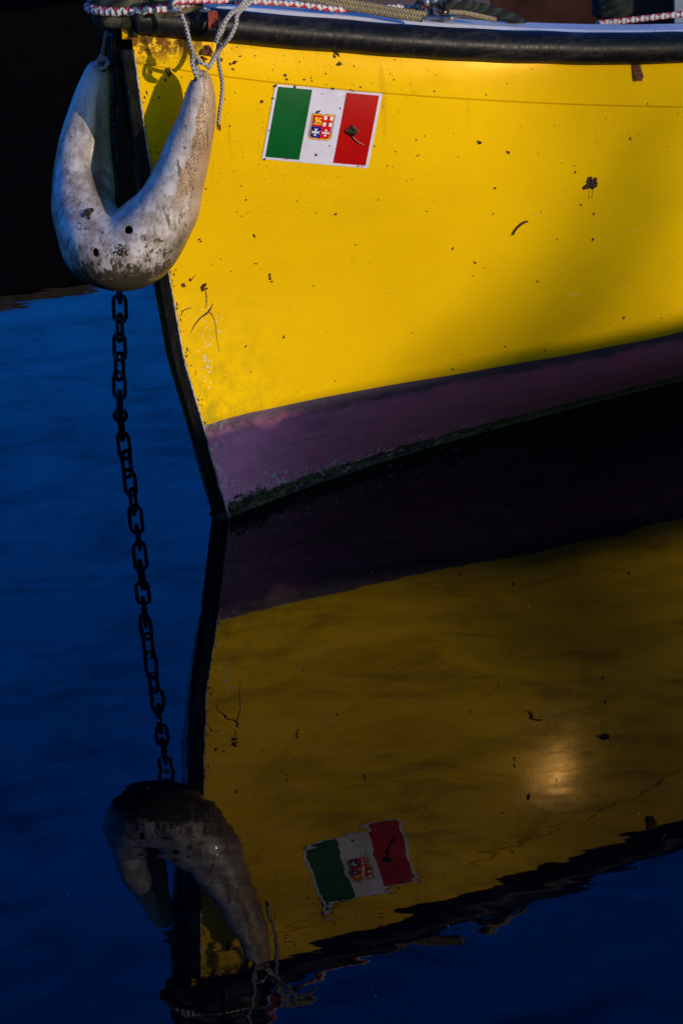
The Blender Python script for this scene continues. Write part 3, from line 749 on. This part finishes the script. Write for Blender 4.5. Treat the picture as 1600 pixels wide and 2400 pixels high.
# weed fringe along the waterline
mb = MB(); rnd = random.Random(21)
for i in range(7000):
    t = rnd.random(); x = -.163 + .85*t**1.1
    hmax = (.0035 + .024*math.exp(-((x+.110)/.060)**2)+ .009*clamp(1-(x-.0)/.5))*(.25+1.5*abs(noise.noise(Vector((x*30, 1, 2))))+.8*abs(noise.noise(Vector((x*95, 5, 2)))))
    z = rnd.random()**1.2*hmax; P = Vector((x, Y(x, z), z)); nr = hull_n(x, z)
    s = rnd.uniform(.0007, .0026); m_ = (1 if noise.noise(Vector((x*60, z*90, 4)))+rnd.uniform(-.25, .25) > .05 else 0) if rnd.random() < .95 else 2
    if m_ == 2: s *= .5
    X = Vector((rnd.uniform(-1, 1), rnd.uniform(-.4, .1), rnd.uniform(-1, 1))).normalized(); Zv = X.cross(nr).normalized()
    c = P + nr*rnd.uniform(.0003, .0035)
    mb.add([c+X*s, c+Zv*s*rnd.uniform(.3, .9), c-X*s, c-Zv*s*rnd.uniform(.3, .9), c+nr*s*.8], [(0, 1, 4), (1, 2, 4), (2, 3, 4), (3, 0, 4), (0, 3, 2, 1)], m_)
for i in range(420):          # pale flaked paint and shell grit along the upper edge of the weed
    x = -.150 + .62*rnd.random()**1.6
    if noise.noise(Vector((x*26, 8, 8)))+rnd.uniform(-.2, .2) < .02: continue
    hm = .004 + .016*math.exp(-((x+.110)/.060)**2) + .008*clamp(1-x/.5); z = hm*rnd.uniform(.8, 1.9)
    P = Vector((x, Y(x, z), z)); nr = hull_n(x, z); s = .0005+.0022*rnd.random()**3; n = 5
    ring = [P + nr*.0010 + Vector((math.cos(a)*s*rnd.uniform(.6, 2.0), 0, math.sin(a)*s*rnd.uniform(.4, 1))) for a in [j*1.257 for j in range(n)]]
    ring = [Vector((p.x, Y(p.x, max(p.z, 0))-.0010, p.z)) for p in ring]
    mb.add(ring, [tuple(range(n))], 2)
tag(mb.build('weed_fringe', [M['algae'], M['algae2'], M['algae3']], boat), kind='stuff')

# ------------------------------------------------------------------ fender
fpath = [(238, 150, 4.128, 16), (232, 166, 4.128, 30), (215, 235, 4.125, 44), (200, 330, 4.120, 60), (195, 425, 4.105, 72), (200, 505, 4.062, 76),
         (240, 576, 4.020, 92), (308, 583, 4.003, 94), (370, 520, 3.996, 84), (411, 440, 3.994, 66), (440, 350, 3.994, 54), (463, 262, 3.991, 42), (474, 196, 3.990, 28), (478, 166, 3.990, 12)]
fp = []
for px, py, y, r_ in fpath:
    P = at(px, py, y); fp.append((P.x, P.y, P.z, r_*y/7000*1.03))
FB = Vector((-.30, 4.05, .37))
fender = thing('bow_fender', FB, 'dirty white horseshoe-shaped bow fender hanging over the stem of the yellow boat', 'fender')
dense = catmull(fp, 10)
v, f, u = tube_data(dense, 36)
# gentle lumps in the moulded vinyl
for i, p in enumerate(v):
    v[i] = p + Vector((noise.noise(p*22), noise.noise(p*22+Vector((5, 0, 0))), noise.noise(p*22+Vector((0, 5, 0)))))*.0022
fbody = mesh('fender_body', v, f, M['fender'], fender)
rm = fbody.modifiers.new('remesh', 'REMESH'); rm.mode = 'VOXEL'; rm.voxel_size = .0024; rm.use_smooth_shade = True
sm = fbody.modifiers.new('smooth', 'SMOOTH'); sm.factor = .5; sm.iterations = 14
def cut(px, py, y, r_, depth, axis=None, parent=fbody):
    P = at(px, py, y); a = axis or ray(px, py); n = 20; u_ = a.orthogonal().normalized(); w2 = a.cross(u_)
    v = [];
    for s in (-depth, depth):
        for k in range(n): t = 2*math.pi*k/n; v.append(P + a*s + u_*(math.cos(t)*r_) + w2*(math.sin(t)*r_))
    f = [(k, (k+1) % n, n+(k+1) % n, n+k) for k in range(n)] + [tuple(range(n))[::-1], tuple(range(n, 2*n))]
    me = bpy.data.meshes.new('cutter'); base = FB
    me.from_pydata([tuple(p-base) for p in v], [], f); me.materials.append(M['leaf']); o = bpy.data.objects.new('cutter', me); S.collection.objects.link(o); o.location = base  # dark material inside the cut holes stands in for their shade
    return o
def surf_y(px, py):
    """first hit of the view ray with the fender skin (world y)"""
    r_ = ray(px, py); best = 9
    for a in dense:
        c = Vector(a[:3]); t = (c-CAM).dot(r_); d = (CAM+r_*t-c).length
        if d < a[3]: best = min(best, t-math.sqrt(a[3]**2-d*d))
    return (CAM+r_*best).y, best
cutters = []
for px, py, r_, dp in ((302, 539, 9.5, .03), (226, 592, 10, .03), (452, 182, 9, .030), (243, 160, 9, .03)):
    sy, _ = surf_y(px, py); ax = ray(px, py)
    if px > 400: ax = Vector((-.25, 1, -.15)).normalized()
    if px == 226: ax = Vector((.45, 1, .05)).normalized()
    cutters.append(cut(px, py, sy, r_*.58/1000, dp, ax))
dg = bpy.context.evaluated_depsgraph_get
for k, c_ in enumerate(cutters):
    m = fbody.modifiers.new('hole', 'BOOLEAN'); m.object = c_; m.operation = 'DIFFERENCE'; m.solver = 'EXACT'; m.material_mode = 'TRANSFER'
bpy.context.view_layer.update()
me2 = bpy.data.meshes.new_from_object(fbody.evaluated_get(bpy.context.evaluated_depsgraph_get()))
fbody.modifiers.clear(); fbody.data = me2
for p in me2.polygons: p.use_smooth = True
for c_ in cutters: bpy.data.objects.remove(c_, do_unlink=True)
# moulded rims round the two holes
for px, py, r_ in ((224, 592, 10),):
    sy, t = surf_y(px, py); P = at(px, py, sy); ax = Vector((.0, 1, -.3)).normalized() if px > 250 else Vector((.45, 1, -.1)).normalized()
    u_ = Vector((1, 0, 0)); u_ = (u_-ax*u_.dot(ax)).normalized(); w2 = ax.cross(u_); R0 = r_*.60/1000
    path = [tuple(P + ax*.0005 + u_*(math.cos(a)*R0) + w2*(math.sin(a)*R0*1.2)) + (.0010,) for a in [2*math.pi*k/24 for k in range(24)]]
    tube('vent_rim', path, M['fender'], fender, closed=True, seg=8, smoothpath=False)
# mud scab on the fender
rnd = random.Random(2)
for cx, cy, w_, h_, nn in ((287, 590, 30, 30, 40), (206, 500, 26, 24, 26)):
    mb = MB()
    for i in range(nn):
        px = cx + rnd.gauss(0, .24)*w_; py = cy + rnd.gauss(0, .24)*h_; sy, t = surf_y(px, py)
        if t > 8: continue
        P = CAM + ray(px, py)*(t-.0008); s = rnd.uniform(.0012, .003)
        ring = [P + (rt*math.cos(a)+up*math.sin(a))*s*rnd.uniform(.6, 1.3) + fwd*.002 for a in [j*1.047 for j in range(6)]]
        mb.add(ring+[P-fwd*rnd.uniform(.0005, .0025)], [(j, (j+1) % 6, 6) for j in range(6)])
    mb.build('mud_patch', M['leaf'], fender)

# ------------------------------------------------------------------ cords of the fender
def cord(name, pts, r_px, mat, parent=None, n=8, loc=None, seg=10):
    path = []
    for p in pts:
        P = at(p[0], p[1], p[2]); path.append((P.x, P.y, P.z, r_px*p[2]/7000))
    return tube(name, path, mat, parent, n=n, seg=seg, loc=loc)
def knot(cx, cy, y, s, mat, parent):
    pts = []
    for k in range(40):
        a = 2*math.pi*k/40
        P = at(cx+s*(math.sin(a)+2*math.sin(2*a))*.36, cy+s*(math.cos(a)-2*math.cos(2*a))*.36, y - .004*math.sin(3*a)); pts.append((P.x, P.y, P.z, 4.6*y/7000))
    return tube('knot', pts, mat, parent, closed=True, seg=8, smoothpath=False)
rl = thing('fender_cord', at(455, 135, 3.98), 'grey white cord knotted into the right tip of the bow fender', 'cord', 'cords tying the fender to the bow')
cord('line', [(396, -30, 3.99), (405, 2, 3.985), (424, 32, 3.975), (436, 62, 3.973), (444, 95, 3.972), (454, 128, 3.972)], 5.2, M['cord'], rl)
knot(456, 136, 3.971, 6.5, M['cord'], rl)
cord('loop', [(450, 140, 3.968), (453, 158, 3.962), (459, 176, 3.964), (463, 182, 3.976), (463, 168, 3.966), (460, 142, 3.968)], 4.8, M['cord'], rl)
cord('loop', [(460, 136, 3.968), (470, 146, 3.962), (482, 152, 3.963), (490, 160, 3.975)], 4.8, M['cord'], rl)
l2 = thing('hanging_cord', at(512, 120, 4.0), 'doubled grey cord over the black rail with a frayed tail hanging on the yellow hull', 'cord', 'cords tying the fender to the bow')
cord('strand', [(600, -22, 4.06), (578, -2, 4.03), (556, 22, 4.01), (540, 33, 3.998), (524, 56, 3.992), (512, 80, 3.993), (506, 99, 3.998)], 6.0, M['cord'], l2)
cord('strand', [(604, -14, 4.06), (588, 3, 4.03), (564, 24, 4.015), (554, 40, 4.0), (553, 55, 3.993), (541, 83, 3.989), (526, 103, 3.994), (511, 120, 3.999), (500, 140, 3.998), (488, 160, 3.993)], 5.6, M['cord'], l2)
cord('strand', [(560, 20, 4.02), (545, 32, 4.005), (530, 46, 3.999), (522, 70, 3.998), (514, 95, 4.002), (511, 115, 4.008), (513, 150, 4.016), (519, 180, 4.018), (521, 207, 4.02), (518, 240, 4.02), (514, 268, 4.02), (512, 290, 4.02)], 4.7, M['cord'], l2)
mb = MB(); rnd = random.Random(6)
for i in range(9):
    a = at(512+rnd.uniform(-3, 3), 286, 4.02); b = at(513+rnd.uniform(-7, 7), 297+rnd.uniform(0, 12), 4.02+rnd.uniform(-.004, .004))
    vv, ff, uu = tube_data([(*a, .0012), (*a.lerp(b, .5), .001), (*b, .0004)], 5); mb.add(vv, ff)
mb.build('frayed_end', M['bark'], l2)
ll = thing('fender_cord', at(240, 135, 4.12), 'thin dark cord knotted into the left tip of the bow fender', 'cord', 'cords tying the fender to the bow')
cord('line', [(278, -12, 4.06), (268, 14, 4.065), (258, 48, 4.08), (247, 90, 4.10), (240, 128, 4.115)], 4.2, M['cord'], ll)
knot(240, 136, 4.105, 6.5, M['cord'], ll)
cord('loop', [(231, 140, 4.10), (225, 150, 4.09), (232, 160, 4.088), (245, 158, 4.088), (253, 148, 4.09), (250, 138, 4.10), (240, 136, 4.105)], 5.0, M['cord'], ll)

# ------------------------------------------------------------------ mooring lines at the bow
def loops(name, label, zs_, rad, r_, mat, cat='rope', group='mooring lines on the bow', wob=.0):
    t = []
    nturn = len(zs_)-1; N_ = 36*nturn
    for k in range(N_+1):
        a = 2*math.pi*k/36; s = k/N_*nturn; i = min(int(s), nturn-1); z = zs_[i]+(zs_[i+1]-zs_[i])*(s-i)
        rr = rad*(1+.06*math.sin(2*a+1)+.04*noise.noise(Vector((a, z*30, 0))))
        t.append((PB.x + math.cos(a)*rr*1.22, PB.y-.008 + math.sin(a)*rr*.88, z+.006*math.sin(a*1+.5), r_))
    return tag(tube(name, t, mat, None, seg=14, smoothpath=False, loc=(PB.x, PB.y, .75), wob=.0), label, cat, group)
loops('thick_mooring_rope', 'thick mossy green mooring rope turned round the bow post', [.737, .751, .774, .800, .83], .050, .0125, M['mossy'])
loops('red_white_cord', 'red and white braided cord wound round the bow post over the mossy rope', [.7565, .7585, .7600], .063, .0052, M['redwhite'])
def rope(name, pts, r_px, mat, label, lift=0., seg=12, n=10):
    path = []
    for p in pts:
        P = onz(p[0], p[1], p[2]) if len(p) == 3 else at(p[0], p[1], p[3]); path.append((P.x, P.y, P.z, r_px*P.y/7000))
    o = tube(name, path, mat, None, n=n, seg=seg, loc=path[len(path)//2][:3])
    return tag(o, label, 'rope', 'mooring lines on the bow')
# deck heights for the pixels
rope('red_white_cord', [(398, 18, .762), (415, 4, .772), (470, 1, .765), (530, 3, .755), (600, 4, .747), (700, 11, .735), (790, 22, .722), (870, 20, .712), (940, 17, .706), (985, 24, .70)], 7.0, M['redwhite'], 'red and white braided cord lying along the white foredeck from post to cleat')
rope('yellow_grey_line', [(640, -22, .748), (700, -6, .738), (780, 10, .728), (860, 24, .718), (930, 36, .710), (990, 44, .704)], 8.5, M['tan'], 'faded yellow line, front one of the pair running to the cleat')
rope('yellow_grey_line', [(660, -34, .752), (720, -14, .742), (800, 2, .732), (880, 15, .722), (950, 27, .714), (1000, 34, .708)], 7.0, M['tan'], 'faded yellow line, rear one of the pair running to the cleat')
rope('dark_twisted_rope', [(1040, 14, .712), (1080, 10, .712), (1120, 18, .700), (1160, 28, .690), (1205, 46, .675), (1235, 66, .655)], 13, M['darkrope'], 'dark twisted rope dropping from the cleat into the boat')
rope('tan_line_end', [(1050, 28, .708), (1085, 30, .704), (1120, 37, .697), (1160, 46, .688)], 6, M['tan'], 'short tan line end beside the dark twisted rope')
rope('red_white_cord', [(1400, 55, .650), (1450, 50, .647), (1500, 44, .646), (1560, 37, .646), (1620, 30, .646), (1800, 8, .646)], 7.5, M['redwhite'], 'red and white braided cord rising over the gunwale at the right edge')
# black coil in the cockpit
pc = onz(1443, 46, .655); path = []
for k in range(60):
    a = 2*math.pi*k/20; path.append((pc.x + .022*math.cos(a), pc.y+.05 + .022*math.sin(a), .655+.012*k/30, .009))
tag(tube('coiled_black_rope', path, M['darkrope'], None, seg=8, smoothpath=False, loc=(pc.x, pc.y, .65)), 'small coil of black rope inside the boat behind the gunwale', 'rope')
# cleat: base, two horns, crusted with rust
pcz = .690; c0 = onz(1022, 45, pcz); ax = (onz(1080, 50, pcz)-onz(960, 42, pcz)).normalized(); ay = Vector((-ax.y, ax.x, 0)).normalized()
cleat = thing('mooring_cleat', c0, 'corroded metal mooring cleat on the gunwale with lines made fast to it', 'cleat')
mb = MB(); mb.box(c0+Vector((0, 0, .004)), ax*.034, ay*.013, (0, 0, .004)); bevel(mb.build('base_plate', M['steel'], cleat), .003)
for s in (-1, 1):
    b_ = c0 + ax*(s*.013)
    tube('horn_leg', [(*(b_+Vector((0, 0, .004))), .008), (*(b_+Vector((0, 0, .014))), .0065), (*(b_+Vector((0, 0, .024))), .0075)], M['steel'], cleat, seg=12)
path = [(*(c0 + ax*(t*.040) + Vector((0, 0, .026+.006*abs(t)**2))), .0075*(1-.35*abs(t)**2)) for t in [-1, -.6, -.2, .2, .6, 1]]
tube('horn', path, M['steel'], cleat, seg=12, wob=.25)
mb = MB(); rnd = random.Random(12)
for i in range(70):
    P = c0 + ax*rnd.uniform(-.038, .02) + ay*rnd.uniform(-.016, .006) + Vector((0, 0, rnd.uniform(.006, .034))); s = rnd.uniform(.002, .006)
    ring = [P + Vector((math.cos(a)*s*rnd.uniform(.5, 1.2), 0, math.sin(a)*s*rnd.uniform(.5, 1.2))) for a in [j*1.257 for j in range(5)]]
    mb.add(ring+[P+Vector((0, -s*.6, 0))], [(j, (j+1) % 5, 5) for j in range(5)], rnd.choice((0, 0, 1)))
mb.build('rust_crust', [M['rust'], M['steel']], cleat)
# red scrap of cloth under the rail
mb = MB(); P = at(506, 50, 4.002)
v = []
for j in range(5):
    for i in range(4): v.append(P + Vector((-.010+.0045*i, -.002*math.sin(i*2+j), -.024*j/4+.012+.003*math.sin(i))))
f = [(j*4+i, j*4+i+1, (j+1)*4+i+1, (j+1)*4+i) for j in range(4) for i in range(3)]
mb.add(v, f); mb.add([p+Vector((0, .001, 0)) for p in v], [x_[::-1] for x_ in f])
tag(mb.build('red_cloth_scrap', plain('faded_red_cloth', (.30, .045, .03), .9, .6, 150, .5), None, smooth=True, loc=P), 'faded red scrap of cloth on the black rail behind the hanging cords', 'cloth')

# ------------------------------------------------------------------ chain
CH0 = Vector((-.347, 4.632, 0)); CH1 = Vector((-.318, 4.628, .668))
chain = thing('mooring_chain', CH0, 'dark rusty mooring chain hanging straight into the water left of the bow', 'chain')
wr = .0033; half = .0125; rad = .0100
def link_path():
    p = []
    for k in range(9): a = math.pi*k/8; p.append((math.cos(a)*rad, math.sin(a)*rad+half))
    for k in range(9): a = math.pi+math.pi*k/8; p.append((math.cos(a)*rad, math.sin(a)*rad-half))
    return [(x_, 0, z_, wr) for x_, z_ in p]
lv, lf, lu = tube_data(link_path(), 8, True)
lme = bpy.data.meshes.new('link'); lme.from_pydata([tuple(p) for p in lv], [], lf); lme.materials.append(M['chain'])
for p in lme.polygons: p.use_smooth = True
pitch = .0320; dvec = CH1-CH0; nl = int((dvec.length+.10)/pitch); dn = dvec.normalized(); rnd = random.Random(3)
for i in range(nl):
    c = CH1 - dn*(pitch*(i+.3)); o = bpy.data.objects.new('link', lme); S.collection.objects.link(o); o.parent = chain
    wav = Vector((.0025*math.sin(i*.55), .001*math.sin(i*.9), 0))
    tw = [10, 100, 20, 130, 55, 175, 95][i % 7] if False else (i % 2)*90 + 28*math.sin(i*.62) + rnd.uniform(-8, 8)
    o.location = c + wav - CH0
    qd = dn.to_track_quat('Z', 'Y').to_matrix() @ Matrix.Rotation(R(tw), 3, 'Z'); o.rotation_euler = qd.to_euler()
# thick line from the bow post to the chain head and on to the barge
pa = deckpt(.12, .04, .012); pa = mirror(pa); pb_ = mirror(deckpt(.24, -.03, -.01))
tag(tube('chain_tether', [(PB.x+.01, PB.y+.03, .79, .009), (*(Vector((PB.x, PB.y, .775)).lerp(pa, .6)), .009), (*pa, .009), (-.27, 4.60, .715, .009), (-.312, 4.627, .690, .009), (CH1.x, CH1.y, CH1.z-.004, .008)], M['mossy'], None, loc=(-.25, 4.4, .74)),
    'thick dark mooring rope led from the bow post to the chain head', 'rope', 'mooring lines on the bow')

# ------------------------------------------------------------------ dark barge moored behind
b0 = onz(0, 722, -.985); b1 = onz(270, 667, -.985); b0.z = b1.z = 0
bd = (b1-b0).normalized(); bn = Vector((-bd.y, bd.x, 0)); A0 = b0 - bd*7; A1 = b1 + bd*6
barge = thing('moored_barge', b0, 'black hull of a barge moored behind the yellow boat', 'barge')
v = []; f = []; secs = [(-.25, .05), (0, .02), (.5, 0), (.955, .0)]; NB = 40
for i in range(NB+1):
    P = A0.lerp(A1, i/NB)
    for z, d in secs: v.append(P + bn*(d+.004*noise.noise(Vector((i*.7, z*4, 0)))) + Vector((0, 0, z)))
for i in range(NB):
    for k in range(3): f.append((i*4+k, (i+1)*4+k, (i+1)*4+k+1, i*4+k+1))
mb = MB(); mb.add(v, f)
mb.box((A0+A1)/2 + bn*1.6 + Vector((0, 0, .36)), bd*((A1-A0).length/2), bn*1.55, (0, 0, .59))
mb.build('barge_hull', M['black'], barge)
v = []; f = []
for i in range(121):
    P = A0.lerp(A1, i/120); wz = .004*noise.noise(Vector((i*.35, 0, 0)))
    for d, z in ((-.02, .958+wz), (-.022, .982+wz), (.03, .985+wz), (.03, .956)): v.append(P + bn*d + Vector((0, 0, z)))
for i in range(120):
    for k in range(4): f.append((i*4+k, (i+1)*4+k, (i+1)*4+(k+1) % 4, i*4+(k+1) % 4))
mesh('rim_timber', v, f, M['rim'], barge, smooth=False)

# ------------------------------------------------------------------ quay on the sun side (out of frame, it shades the lower hull)
H_ = Vector((SD.x, SD.y, 0)).normalized()
P1 = Vector((-.091, 4.132, .150)); P2 = Vector((.536, 4.402, .180)); T0 = 4.0
d_ = (P2-P1) - SD*((P2.z-P1.z)/SD.z); d_.z = 0; d_.normalize(); Q0 = P1 + SD*T0; ztop = Q0.z
nrm = Vector((d_.y, -d_.x, 0))
if nrm.dot(H_) < 0: nrm = -nrm
quay = thing('quay', Vector((Q0.x, Q0.y, 0)), 'low concrete quay with a rounded coping, on the sunny side of the harbour', 'quay')
mb = MB(); cen = Vector((Q0.x, Q0.y, 0)) + nrm*30 + d_*0
mb.box(cen + Vector((0, 0, (ztop-1.)/2-.02)), d_*60, nrm*29.985, (0, 0, (ztop+1.)/2-.04)); mb.build('quay_wall', M['stone'], quay)
mb = MB()
for i in range(16):
    mb.box(Vector((Q0.x, Q0.y, ztop-.06)) + d_*(-15+2*i) + nrm*.24, d_*.9995, nrm*.24, (0, 0, .06))
bevel(mb.build('coping', M['stone'], quay), .02)
# unseen leaning spar, added for the soft shadow across the topsides
a_ = Vector((.22, 4.28, .20)) + SD*24; b_ = Vector((.52, 4.32, .45)) + SD*24; dr = (b_-a_).normalized()
foot = a_ - dr*((a_.z-ztop)/dr.z); top_ = b_ + dr*.02
spar = thing('shadow_spar', foot, 'unseen leaning spar added on the quay to shade the hull', 'spar')
mb = MB(); vv, ff, uu = tube_data([(*foot, .044), (*foot.lerp(top_, .5), .040), (*top_, .034)], 16); mb.add(vv, ff); mb.build('spar_tube', M['rust'], spar, smooth=True)
mb = MB(); mb.box(foot+Vector((0, 0, .02)), (.16, 0, 0), (0, .16, 0), (0, 0, .02)); bevel(mb.build('foot_plate', M['rust'], spar), .006)

# tall unseen pole added further off; its faint wide shadow dims the hull's right
lp = Vector((.44, 4.28, .4)) + SD*38; lp.z = ztop
post = thing('shade_pole', lp, 'tall unseen grey pole added on the quay to dim the right of the hull', 'pole')
mb = MB(); vv, ff, uu = tube_data([(lp.x, lp.y, ztop, .085), (lp.x, lp.y, ztop+4, .075), (lp.x, lp.y, ztop+9, .06)], 16); mb.add(vv, ff); mb.build('post_tube', M['steel'], post, smooth=True)
mb = MB(); mb.box((lp.x, lp.y, ztop+.03), (.18, 0, 0), (0, .18, 0), (0, 0, .03)); bevel(mb.build('foot_plate', M['steel'], post), .006)
mb = MB(); mb.box((lp.x, lp.y, ztop+9.06), (.22, 0, 0), (0, .22, 0), (0, 0, .09)); bevel(mb.build('pole_head', M['steel'], post), .03)

# ------------------------------------------------------------------ water
v = []; 
wm = mesh('water', [(-200, -200, 0), (200, -200, 0), (200, 200, 0), (-200, 200, 0)], [(0, 1, 2, 3)], M['water'], None, False); tag(wm, 'calm dark blue harbour water', kind='structure')
# dust flecks adrift on the surface
rnd = random.Random(31)
mb = MB()
for i in range(90):
    px = rnd.uniform(-50, 1650); py = rnd.uniform(1000, 2400); c = onz(px, py, .0004); s_ = .0003+.0008*rnd.random()**3
    mb.add([c+Vector((s_, 0, 0)), c+Vector((0, s_, 0)), c+Vector((-s_, 0, 0)), c+Vector((0, -s_, 0)), c+Vector((0, 0, s_))], [(0, 1, 4), (1, 2, 4), (2, 3, 4), (3, 0, 4)], 0)
tag(mb.build('floating_specks', M['algae3'], None, loc=(0, 3.5, 0)), 'tiny pale specks of dust afloat all over the dark water', 'specks', kind='stuff')
